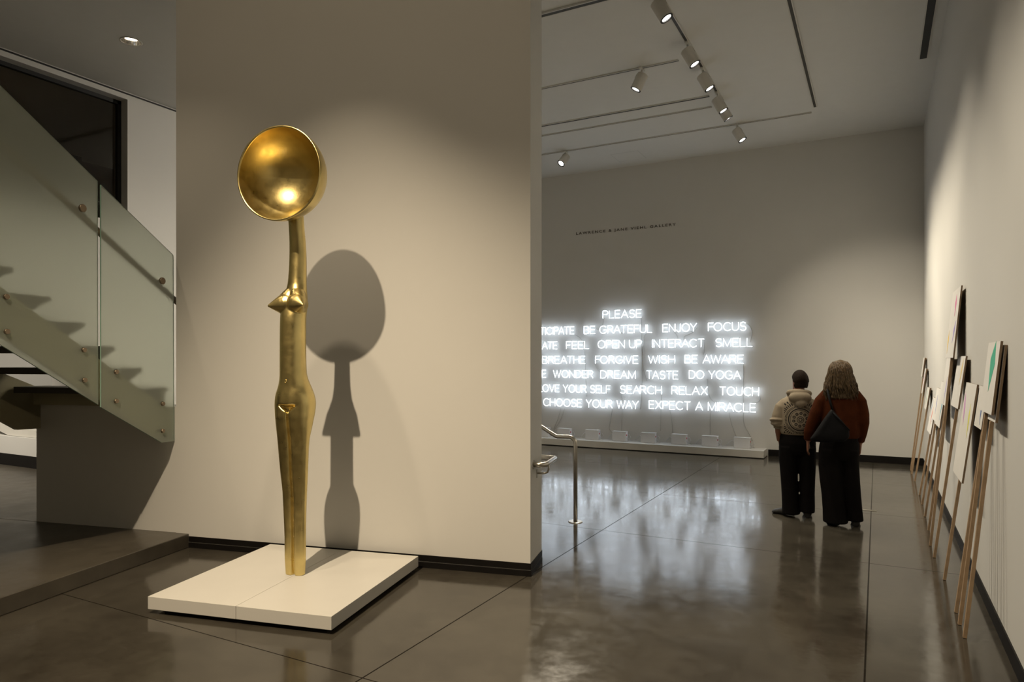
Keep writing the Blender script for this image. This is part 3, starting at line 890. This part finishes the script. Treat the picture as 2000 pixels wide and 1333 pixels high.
# cables between the words and down to the power boxes
def cable(pts, label):
    P = [Vector(p) for p in pts]
    out = []
    for i in range(len(P) - 1):
        a0, a1, a2, a3 = P[max(i - 1, 0)], P[i], P[i + 1], P[min(i + 2, len(P) - 1)]
        for k in range(8):
            out.append(Vector([cat(a0[j], a1[j], a2[j], a3[j], k / 8) for j in range(3)]))
    out.append(P[-1])
    o_ = MB().tube(out, 0.0042, 6).build('cable', M['cable'], smooth=True)
    tag(o_, label, 'cable', 'thin grey cables of the neon sign')
CY = YB - 0.006
def cp(px, py): p = at_y(px, py, CY); return (p.x, CY, p.z)
CAB = [
    ([(1458, 632), (1466, 640), (1469, 652), (1465, 668)], 'looping from the word FOCUS to SMELL'),
    ([(1361, 640), (1352, 650), (1338, 657), (1335, 664)], 'from the end of ENJOY down to INTERACT'),
    ([(1316, 648), (1322, 655), (1325, 664)], 'short, under the letter N of ENJOY'),
    ([(1178, 622), (1178, 634), (1168, 644), (1163, 640)], 'from the start of PLEASE to BE GRATEFUL'),
    ([(1252, 621), (1253, 640), (1253, 690), (1254, 760), (1250, 800)], 'dropping straight from the end of PLEASE'),
    ([(1273, 650), (1260, 654), (1257, 672), (1258, 720), (1264, 745)], 'bending down from the end of BE GRATEFUL'),
    ([(1122, 654), (1134, 662), (1141, 680), (1144, 740), (1146, 775)], 'slanting down from the end of PARTICIPATE'),
    ([(1162, 712), (1166, 720), (1172, 727)], 'short, between FORGIVE and DREAM'),
    ([(1374, 664), (1376, 684), (1373, 698)], 'short, dropping from the end of INTERACT'),
    ([(1452, 711), (1452, 740), (1452, 790), (1453, 826), (1463, 848), (1470, 862)], 'long, from BE AWARE to the rightmost power box'),
    ([(1482, 770), (1485, 779), (1480, 786), (1468, 787)], 'hooking below the end of TOUCH'),
    ([(1382, 741), (1384, 770), (1392, 784), (1402, 787)], 'curving down right of RELAX'),
    ([(1424, 806), (1428, 826), (1436, 848), (1440, 858)], 'slanting from MIRACLE to the rightmost power box'),
    ([(1389, 803), (1388, 826), (1387, 850)], 'straight down from EXPECT A MIRACLE to the second box from the right'),
    ([(1309, 802), (1312, 822), (1314, 846)], 'down from the C of EXPECT'),
    ([(1292, 772), (1291, 810), (1290, 842)], 'straight down from the end of SEARCH'),
    ([(1215, 771), (1215, 810), (1214, 844)], 'straight down from SEARCH to the fourth box from the left'),
    ([(1196, 799), (1193, 820), (1190, 838), (1197, 846)], 'slanting down under the gap before WAY'),
    ([(1103, 798), (1095, 820), (1084, 838), (1082, 841)], 'slanting down left under CHOOSE'),
    ([(1096, 797), (1090, 818), (1082, 838)], 'slanting down left under the first letters of CHOOSE'),
]
for pts, lb in CAB:
    cable([cp(*p) for p in pts], 'thin grey cable, ' + lb)

# ------------------------------------------------------------------ gallery name on the far wall
fc = bpy.data.curves.new('gallery_name', 'FONT')
fc.body = 'LAWRENCE & JANE VIEHL GALLERY'
fc.size = 1.0; fc.extrude = 0.02; fc.space_character = 1.35; fc.space_word = 1.15; fc.offset = 0.012
to = bpy.data.objects.new('gallery_name', fc); COL.objects.link(to)
dg = bpy.context.evaluated_depsgraph_get()
tm = bpy.data.meshes.new_from_object(to.evaluated_get(dg))
bpy.data.objects.remove(to); bpy.data.curves.remove(fc)
xs = [v.co.x for v in tm.vertices]; ys = [v.co.y for v in tm.vertices]
pa, pb_ = at_y(1125.5, 460.5, YB), at_y(1320, 443, YB)
ph = 7.6 / F * 11.6
sx, sy = (pb_.x - pa.x) / (max(xs) - min(xs)), ph / (max(ys) - min(ys))
x0_, y0_ = min(xs), min(ys)
for v in tm.vertices:
    v.co = Vector(((v.co.x - x0_) * sx, -0.002 - v.co.z * 0.1, (v.co.y - y0_) * sy))
tm.materials.append(M['letter'])
o = bpy.data.objects.new('wall_lettering', tm); COL.objects.link(o)
o.location = (pa.x, YB - 0.001, (pa.z + pb_.z) / 2)
tag(o, 'small dark capital letters naming the gallery, high on the neon wall', 'lettering')

# ------------------------------------------------------------------ placards on sticks along the right wall
COLS = {'pink': (0.75, 0.16, 0.40), 'violet': (0.36, 0.30, 0.68), 'yellow': (0.80, 0.56, 0.10), 'pale_yellow': (0.78, 0.62, 0.25), 'orchid': (0.62, 0.28, 0.62), 'lime': (0.72, 0.70, 0.12),
        'blue': (0.10, 0.17, 0.42), 'green': (0.06, 0.42, 0.27), 'sky': (0.18, 0.38, 0.66), 'red': (0.72, 0.10, 0.06), 'cobalt': (0.06, 0.10, 0.5), 'cyan': (0.10, 0.45, 0.62)}
for k_, c_ in COLS.items(): M['p_' + k_] = mat('painted_mark_' + k_, c_, 0.6, var=0.05)


def placard(x0, y, ztop, bh, bw, marks, label, shift=0.0, short=False):
    xtop = XR - 0.001
    st_, bt = 0.016, 0.013
    ang = math.atan((xtop - st_ / 2 - x0) / ztop)
    L = ztop / math.cos(ang)
    t = thing('leaning_placard', label, 'placard', (x0, y, 0.0), (0, ang, 0), 'wooden stick placards leaning on the right wall')
    zf = st_ / 2 * math.sin(ang) + 0.001
    B(-st_ / 2 - 0.004, st_ / 2, -0.015, 0.015, zf, L - (bh + 0.002 if short else 0)).build('stick', M['wood'], t, bevel=0.001)
    xb, xe = (-st_ / 2 - bt - 0.004, -st_ / 2 - 0.0045) if not short else (st_ / 2 - bt, st_ / 2)
    bo = MB().box(xb, xe, shift - bw / 2, shift + bw / 2, L - bh, L + 0.004, 0, 1).build('board', [M['edge'], M['board']], t)
    for (cy, cz_, hw_, hh_, sk, col) in marks:      # kite-shaped painted slivers; board-relative 0..1
        yy, zz = shift - bw / 2 + cy * bw, L - bh + cz_ * bh
        pl = [(yy + sk * bw, zz + hh_ * bh), (yy + hw_ * bw, zz + hh_ * bh * 0.3), (yy - sk * bw, zz - hh_ * bh), (yy - hw_ * bw, zz + hh_ * bh * 0.1)]
        MB().prism(pl, xb - 0.0012, xb - 0.0002).build('painted_mark', M['p_' + col], bo)
    return t


# marks: (across 0 near..1 far, up 0..1, half width, half height, skew, colour)
placard(.447, 11.86, 1.69, .28, .30, [], 'wooden stick placard with plain board, farthest in the row, in the corner')
placard(.447, 11.51, 1.53, .36, .30, [(.5, .5, .06, .3, .1, 'pink')], 'wooden stick placard second from the far corner, narrow board with faint pink sliver')
placard(.457, 10.84, 1.28, .29, .44, [(.6, .55, .06, .3, .1, 'green')], 'low wooden stick placard third from the far corner')
placard(.461, 9.73, 1.19, .42, .62, [(.80, .70, .04, .25, -.05, 'sky'), (.45, .50, .04, .26, -.05, 'red'), (.14, .62, .04, .28, -.05, 'cobalt')], 'low wooden stick placard whose board has blue and red slivers')
placard(.458, 9.12, 1.33, .36, .50, [(.4, .5, .05, .3, .05, 'cobalt')], 'wooden stick placard mostly hidden between the blue and red board and the next')
placard(.449, 8.43, 1.42, .46, .60, [(.2, .45, .05, .3, -.05, 'cyan')], 'wooden stick placard with small cyan sliver, behind the tall white board')
placard(.443, 7.76, 1.69, .47, .62, [(.12, .75, .05, .25, -.06, 'pink'), (.45, .3, .04, .28, -.05, 'violet')], 'wooden stick placard with pink and violet slivers, behind the tallest one')
placard(.421, 7.13, 2.27, .60, .72, [(.38, .76, .07, .16, .0, 'pink'), (.22, .37, .06, .16, -.10, 'violet'), (.85, .24, .06, .18, .0, 'yellow')], 'tallest wooden stick placard with pink, violet and yellow slivers')
placard(.425, 6.72, 1.68, .42, .58, [(.25, .70, .06, .26, -.05, 'pale_yellow')], 'wooden stick placard with pale yellow sliver right of the tallest one')
placard(.449, 6.07, 1.475, .70, .64, [(.80, .72, .07, .18, .10, 'orchid'), (.24, .62, .06, .18, .03, 'lime')], 'wooden stick placard with big low board, orchid and lime slivers')
placard(.458, 5.32, 1.475, .27, .36, [(.35, .5, .09, .42, .05, 'blue')], 'wooden stick placard with small board and dark blue sliver', shift=.10)
placard(.457, 5.087, 1.755, .42, .47, [(.42, .66, .20, .36, -.08, 'green')], 'wooden stick placard with large green sliver, near end of the row', shift=-.14)
placard(.462, 4.86, 1.735, .44, .30, [], 'nearest wooden stick placard, board tucked behind the green one', short=True)

# small floor outlet plate
p = at_z(1691, 997, 0)
t = thing('floor_outlet', 'small steel floor outlet plate right of the woman', 'floor outlet', p)
B(-0.14, 0.11, -0.03, 0.03, 0, 0.003).build('plate', M['steel'], t)
B(0.05, 0.09, -0.02, 0.02, 0.003, 0.005).build('outlet_lid', M['steel'], t)


# ------------------------------------------------------------------ people
def hand(mb, wrist, fwd_x, thumb_sgn, s=1.0, curl=0.25):
    """hand hanging down from the wrist; palm edge-on to the walking direction, fingers slightly curled forward"""
    wx, wy, wz = wrist
    def P(a, b, c): return (wx + a * s, wy + b * s, wz - c * s)      # a out, b forward, c down
    mb.loft([[P(0.016 * math.cos(q) * k1 + fwd_x * c, 0.0 + 0.036 * math.sin(q) * k2, c) for q in [2 * PI * i / 12 for i in range(12)]]
             for c, k1, k2 in ((-0.03, 1.5, .72), (0.0, 1.2, .72), (0.03, 1.0, 1.0), (0.065, .9, 1.1), (0.09, .75, 1.05))])
    for i, (b, ln) in enumerate(((0.030, .068), (0.010, .078), (-0.010, .072), (-0.030, .056))):
        mb.tube([P(fwd_x * .08, b, .08), P(fwd_x * .1, b + .004, .08 + ln * .5), P(fwd_x * .1 - thumb_sgn * .010, b + .012 * (1 + curl), .08 + ln * .85), P(fwd_x * .1 - thumb_sgn * .022, b + .018 * (1 + curl), .08 + ln)],
                [.0095, .009, .0082, .0065], 8)
    mb.tube([P(0, .022, .018), P(-thumb_sgn * .012, .048, .045), P(-thumb_sgn * .016, .060, .072), P(-thumb_sgn * .016, .060, .092)], [.012, .011, .0095, .0075], 8)


def foot(mb, x, y, yaw, ln=0.25, wd=0.047, h=0.07):
    c, s = math.cos(yaw), math.sin(yaw)
    rings_ = []
    for q, wq, hq in ((-0.30, .55, .75), (-0.26, .85, 1.15), (-0.10, .9, 1.35), (0.12, .95, 1.0), (0.40, 1.08, .70), (0.60, .95, .52), (0.70, .5, .35)):
        r = []
        for i in range(16):
            a = 2 * PI * i / 16
            lx, lz = wd * wq * math.cos(a), max(0.002, h * hq * (0.5 + 0.5 * math.sin(a)))
            r.append((x + lx * c - q * ln * s, y + lx * s + q * ln * c, lz))
        rings_.append(r)
    mb.loft(rings_)


def head(mb, c, yaw, s=1.0):
    """skull, face, nose, ears and neck around centre c, looking along +y turned by yaw"""
    cx, cy, cz_ = c
    co, si = math.cos(yaw), math.sin(yaw)
    def T(x, y, z): return (cx + (x * co - y * si) * s, cy + (x * si + y * co) * s, cz_ + z * s)
    secs_ = [(-.125, .030, .028, .055), (-.115, .045, .045, .045), (-.09, .056, .066, .028), (-.06, .063, .078, .015), (-.02, .069, .088, .004), (.02, .073, .094, -.002), (.06, .071, .092, -.006), (.09, .058, .075, -.008), (.112, .035, .045, -.008), (.12, .01, .012, -.008)]
    mb.loft([[T(rx * math.cos(q), oy + ry * math.sin(q), z) for q in [2 * PI * i / 24 for i in range(24)]] for z, rx, ry, oy in secs_])
    mb.loft([[T(w_ * math.cos(q), y_ + d_ * math.sin(q), z) for q in [2 * PI * i / 10 for i in range(10)]] for z, w_, d_, y_ in ((-.05, .016, .014, .09), (-.04, .017, .024, .094), (-.02, .011, .018, .092), (.012, .007, .010, .088))])
    mb.loft([[T(w_ * math.cos(q), .083 + .011 * math.sin(q), z) for q in [2 * PI * i / 10 for i in range(10)]] for z, w_ in ((-.085, .015), (-.076, .024), (-.068, .020))])
    for sg in (-1, 1):
        mb.loft([[T(sg * (.070 + .010 * k), -.006 + w_ * math.cos(q), -.012 + h_ * math.sin(q)) for q in [2 * PI * i / 14 for i in range(14)]] for k, w_, h_ in ((0, .014, .026), (.6, .019, .033), (1.2, .017, .030))])
    return T


def person(pos, yaw, label):
    return thing('person', label, 'person', pos, (0, 0, yaw))


# --- the woman
pw_ = at_z(1642, 1026, 0)
wo = person(pw_, R(8), 'woman with wavy blond hair in rust sweater and black trousers, seen from behind')
bdy = MB()
HC = (-0.005, 0.01, 1.525)
T = head(bdy, HC, R(6))
bdy.tube([(0, -0.012, 1.34), (0, -0.008, 1.40), (0, 0.0, 1.46)], [.062, .054, .055], 20)
bdy.ell([(0.78, -.01, 0, .140, .10), (0.90, -.01, 0, .135, .10), (1.0, -.01, 0, .120, .09), (1.15, -.01, 0, .140, .095), (1.28, -.01, 0, .155, .085), (1.36, -.01, 0, .11, .065), (1.39, -.01, 0, .055, .05)])
bdy.tube([(-.145, 0, 1.31), (-.220, -.012, 1.13), (-.256, -.006, 1.02), (-.288, .003, .93), (-.301, .010, .83)], [.05, .044, .040, .034, .028], 14)
bdy.tube([(.145, 0, 1.31), (.192, -.015, 1.14), (.198, -.005, 1.04), (.192, .02, .94), (.183, .05, .83)], [.05, .044, .040, .034, .028], 14)
hand(bdy, (-.302, .010, .825), -.02, -1, 0.92, 0.8)
hand(bdy, (.183, .055, .825), -.05, 1, 0.92)
bdy.tube([(-.075, 0, .82), (-.07, 0, .48), (-.055, -.02, .10), (-.055, -.02, .04)], [.085, .055, .04, .035], 16)
bdy.tube([(.075, 0, .82), (.095, .02, .48), (.135, .02, .10), (.135, .02, .04)], [.085, .055, .04, .035], 16)
bdy.build('body', M['skin'], wo, smooth=True, remesh=0.0065, relax=2)
ey = MB()
for sg in (-1, 1): ey.sphere(T(sg * .031, .079, .005), .011, .011, .011, 10, 6)
ey.build('eyes', M['eye'], wo, smooth=True)
sw = MB()
sw.ell([(.872, -.005, 0, .160, .118), (.89, -.005, 0, .172, .128), (.96, -.005, -.003, .180, .132), (1.08, -.005, -.004, .178, .128), (1.2, -.005, -.003, .180, .120), (1.29, -.005, 0, .178, .108), (1.345, -.005, 0, .145, .090), (1.378, -.005, -.004, .100, .075), (1.405, -.003, -.008, .068, .062)], 32)
sw.tube([(-.06, 0, 1.345), (-.13, 0, 1.31), (-.180, -.01, 1.24), (-.222, -.015, 1.12), (-.258, -.008, 1.01), (-.290, .002, .92), (-.302, .010, .838)], [.040, .056, .064, .067, .064, .055, .040], 20)
sw.tube([(.06, 0, 1.345), (.13, 0, 1.31), (.172, -.01, 1.24), (.194, -.015, 1.12), (.200, -.005, 1.03), (.193, .02, .935), (.183, .05, .838)], [.040, .056, .063, .062, .058, .050, .038], 20)
sw.build('sweater', M['rust'], wo, smooth=True, remesh=0.008, relax=4)
tr = MB()
tr.ell([(.93, -.005, 0, .150, .112), (.88, -.01, 0, .165, .122), (.80, -.015, -.005, .182, .132), (.72, -.02, -.005, .186, .130), (.66, -.02, 0, .175, .118)], 32)
tr.ell([(.76, -.095, -.005, .105, .125), (.6, -.095, -.005, .112, .118), (.45, -.085, -.01, .110, .112), (.3, -.072, -.015, .105, .108), (.15, -.060, -.02, .108, .112), (.03, -.050, -.02, .116, .122)], 24)
tr.ell([(.76, .075, 0, .092, .122), (.6, .080, .005, .088, .110), (.45, .092, .01, .084, .100), (.3, .108, .015, .078, .095), (.15, .125, .02, .074, .092), (.05, .137, .02, .072, .092)], 24)
tr.build('trousers', M['trouser'], wo, smooth=True, remesh=0.008, relax=3)
for x_, y_, yw in ((-.055, .0, R(10)), (.138, .03, R(-6))):
    sh = MB(); foot(sh, x_, y_, yw, .25, .045, .06); sh.build('shoe', M['shoe'], wo, smooth=True, remesh=0.006, relax=2)
# hair: a shaped mass with waves, plus separate locks along its surface
hr = MB()
def hair_shell(z, a):   # radius of the hair mass at height z, angle a (0 = right, -pi/2 = back)
    tt = (1.662 - z)
    rx = min(.098, .05 + .55 * math.sqrt(max(tt, 0)) * .28) if tt < .1 else .100 + .045 * sstep(.1, .30, tt)
    return rx
nr = 40
rings = []
for i in range(25):
    z = 1.660 - .385 * i / 24
    tt = i / 24
    if tt < .28: k = math.sqrt(max(0.002, 1 - ((.28 - tt) / .28) ** 2)); rx, ry = .102 * k, .112 * k
    else: rx, ry = .102 + .036 * sstep(.28, .8, tt), .112 - .03 * sstep(.4, 1, tt)
    cy = -.004 - .045 * sstep(.35, 1, tt)
    r = []
    for j in range(nr):
        a = 2 * PI * j / nr
        wv = 1 + .045 * math.sin(a * 9 + tt * 9) * sstep(.1, .5, tt) + .04 * math.sin(tt * 26 + a * 3) * sstep(.2, .6, tt)
        x, y = rx * wv * math.cos(a), ry * wv * math.sin(a)
        if tt > .38 and y > -.01: y = -.01 + (y + .01) * max(.12, 1 - sstep(.38, .55, tt))       # open at the front
        elif tt > .12 and y > .07: y = .07
        r.append((HC[0] + x, HC[1] + y + cy, z))
    rings.append(r)
hr.loft(rings)
rnd = random.Random(3)
for i in range(330):
    a = rnd.uniform(PI * .93, PI * 2.07) if rnd.random() < .8 else rnd.uniform(PI * .8, PI * 2.2)
    t0, t1 = rnd.uniform(0.05, .45), rnd.uniform(.72, 1.07)
    fr, ph, am = rnd.uniform(9, 17), rnd.uniform(0, 6.3), rnd.uniform(.004, .012)
    pts, rad = [], []
    for q in range(13):
        tt = t0 + (t1 - t0) * q / 12
        if tt < .28: k = math.sqrt(max(0.002, 1 - ((.28 - tt) / .28) ** 2)); rx, ry = .104 * k, .114 * k
        else: rx, ry = .104 + .040 * sstep(.28, .8, tt), .114 - .03 * sstep(.4, 1, tt)
        cy = -.004 - .045 * sstep(.35, 1, tt)
        am2 = am * sstep(.1, .5, tt) * (1 + q / 12)
        aa = a + am2 * 6 * math.sin(fr * tt + ph) * .6
        pts.append((HC[0] + (rx + am2 * math.cos(fr * tt + ph)) * math.cos(aa), HC[1] + cy + (ry + am2 * math.cos(fr * tt + ph)) * math.sin(aa), 1.660 - .385 * tt))
        rad.append(.0062 * (1 - .75 * (q / 12) ** 2))
    hr.tube(pts, rad, 5)
hr.build('hair', M['hair_w'], wo, smooth=True)

# shoulder bag, a thing of its own
bg_ = thing('shoulder_bag', 'black slouchy shoulder bag hanging behind the left hip of the woman', 'bag', pw_, (0, 0, R(8)))
poly = [(-.105, 1.175), (-.085, 1.165), (.055, .985), (.060, .905), (.02, .862), (-.12, .842), (-.275, .848), (-.300, .875), (-.25, .95), (-.17, 1.08)]
m_ = MB()
nn_ = len(poly)
cxp = sum(p[0] for p in poly) / nn_; czp = sum(p[1] for p in poly) / nn_
rings = []
for dy, k in ((-.255, .55), (-.25, .80), (-.235, .95), (-.205, 1.0), (-.175, .95), (-.16, .80), (-.155, .55)):
    rings.append([(cxp + (x - cxp) * k, dy + .04 * (x + .1) + .10 * max(0, z - 1.0), czp + (z - czp) * k) for x, z in poly])
m_.loft(rings)
bb_ = m_.build('bag_body', M['bag'], bg_, smooth=True, remesh=0.009, relax=5)
MB().tube([(-.09, -.185, 1.16), (-.112, -.165, 1.25), (-.125, -.128, 1.32), (-.13, -.07, 1.378), (-.13, 0, 1.392), (-.135, .07, 1.36), (-.14, .125, 1.28), (-.155, .128, 1.12)], .011, 8).build('strap', M['bag'], bg_, smooth=True)
MB().tube([(-.09, -.235, 1.14), (-.02, -.245, 1.06), (.055, -.245, .975)], .007, 8).build('piping', M['bag'], bg_, smooth=True)

# --- the boy
pb2 = at_z(1558, 1009, 0)
bo = person(pb2, R(10), 'short haired person in cream hoodie with dark round print on the back')
bdy = MB()
HB = (0.022, 0.012, 1.432)
T = head(bdy, HB, R(28), 0.93)
bdy.tube([(0, -.012, 1.24), (0.01, -.006, 1.30), (0.018, 0.0, 1.37)], [.058, .052, .052], 20)
bdy.ell([(0.75, .0, 0, .14, .10), (0.88, .0, 0, .135, .10), (1.0, 0, 0, .13, .09), (1.12, 0, 0, .145, .09), (1.2, 0, 0, .15, .08), (1.26, 0, 0, .10, .06), (1.29, 0, 0, .055, .05)])
bdy.tube([(-.145, 0, 1.20), (-.190, -.02, 1.08), (-.196, -.015, .98), (-.190, .02, .88), (-.178, .05, .79)], [.048, .042, .038, .032, .026], 14)
bdy.tube([(.145, 0, 1.20), (.178, .04, 1.10), (.172, .09, 1.0), (.145, .125, .90), (.120, .13, .80)], [.048, .042, .038, .032, .026], 14)
hand(bdy, (-.175, .055, .785), .10, -1, .85)
hand(bdy, (.118, .125, .785), -.05, 1, .8)
bdy.tube([(-.075, 0, .78), (-.075, 0, .45), (-.070, -.01, .10), (-.070, -.01, .04)], [.08, .052, .038, .033], 16)
bdy.tube([(.075, 0, .78), (.085, .0, .45), (.09, -.01, .10), (.09, -.01, .04)], [.08, .052, .038, .033], 16)
bdy.build('body', M['skin'], bo, smooth=True, remesh=0.0065, relax=2)
ey = MB()
for sg in (-1, 1): ey.sphere(T(sg * .031, .079, .005), .010, .010, .010, 10, 6)
ey.build('eyes', M['eye'], bo, smooth=True)
# hair cap
hm = MB()
co, si = math.cos(R(28)), math.sin(R(28))
rings = []
for i in range(22):
    tt = i / 21
    ang_ = PI / 2 - tt * PI * .68
    r = []
    for j in range(36):
        a = 2 * PI * j / 36
        q = max(.02, math.cos(ang_))
        x, y = .0815 * q * math.cos(a), .101 * q * math.sin(a) - .006
        z = .0 + .122 * math.sin(ang_)
        front = max(0, math.sin(a))
        if z < .045: y -= front * .055 * sstep(.045, -.0, z); x *= 1 - .10 * front * sstep(.03, -.05, z)
        if tt > .75: x *= .93; y *= .93
        z += .008 * math.sin(a * 3 + 1) * q
        r.append((HB[0] + (x * co - y * si), HB[1] + x * si + y * co, HB[2] + z - (0.0)))
    rings.append(r)
hm.loft(rings)
hm.build('hair', M['hair_b'], bo, smooth=True)
hd_ = MB()
hd_.ell([(.862, 0, 0, .150, .112), (.872, 0, 0, .166, .128), (.90, 0, 0, .178, .138), (.96, 0, -.005, .190, .142), (1.08, 0, -.006, .190, .136), (1.16, 0, -.004, .190, .126), (1.21, 0, -.002, .178, .112), (1.25, 0, 0, .135, .095), (1.285, .005, 0, .095, .085), (1.31, .01, 0, .08, .075)], 32)
hd_.tube([(-.06, 0, 1.235), (-.125, 0, 1.20), (-.165, -.01, 1.15), (-.192, -.02, 1.06), (-.200, -.018, 1.00), (-.192, -.010, .97), (-.195, -.004, .925)], [.040, .056, .066, .066, .066, .052, .044], 20)
hd_.tube([(.06, 0, 1.235), (.125, 0, 1.20), (.160, .015, 1.15), (.176, .05, 1.07), (.173, .085, 1.01), (.160, .10, .97), (.152, .115, .925)], [.040, .056, .066, .066, .066, .052, .044], 20)
for zz_, rr_ in ((1.015, .082), (.99, .070), (.972, .064)):          # bunched sleeve folds
    for sg in (-1,):
        hd_.tube([(sg * .198 + rr_ * .88 * math.cos(2 * PI * i / 16), -.014 + rr_ * .88 * math.sin(2 * PI * i / 16), zz_ + .012 * math.sin(2 * PI * i / 16 + zz_ * 90)) for i in range(17)], .014, 8)
# hood lying on the back
hd_.tube([(.012 + .098 * math.cos(2 * PI * i / 20), -.015 + .078 * math.sin(2 * PI * i / 20), 1.305 - .018 * math.sin(2 * PI * i / 20 + .2)) for i in range(21)], .030, 12)
hd_.sphere((.014, -.098, 1.262), .114, .056, .066)
hd_.sphere((.022, -.120, 1.205), .060, .034, .056)
hd_.build('hoodie', M['hoodie'], bo, smooth=True, remesh=0.007, relax=3)
tr = MB()
tr.ell([(.91, 0, 0, .150, .112), (.85, -.002, 0, .172, .128), (.78, -.004, -.004, .182, .132), (.70, -.004, -.004, .180, .126), (.66, -.002, 0, .17, .115)], 32)
tr.ell([(.74, -.094, -.004, .094, .122), (.6, -.092, -.004, .094, .112), (.42, -.085, -.008, .086, .102), (.25, -.078, -.01, .083, .098), (.12, -.070, -.012, .086, .102), (.03, -.066, -.012, .090, .106)], 24)
tr.ell([(.74, .088, -.004, .092, .122), (.6, .092, 0, .088, .112), (.42, .094, 0, .078, .098), (.25, .094, -.005, .072, .092), (.12, .094, -.008, .074, .094), (.055, .095, -.008, .072, .094)], 24)
tr.build('trousers', M['trouser'], bo, smooth=True, remesh=0.008, relax=3)
for x_, y_, yw in ((-.095, .02, R(62)), (.095, .0, R(-4))):
    sh = MB(); foot(sh, x_, y_, yw, .24, .048, .088); sh.build('shoe', M['shoe'], bo, smooth=True, remesh=0.006, relax=2)
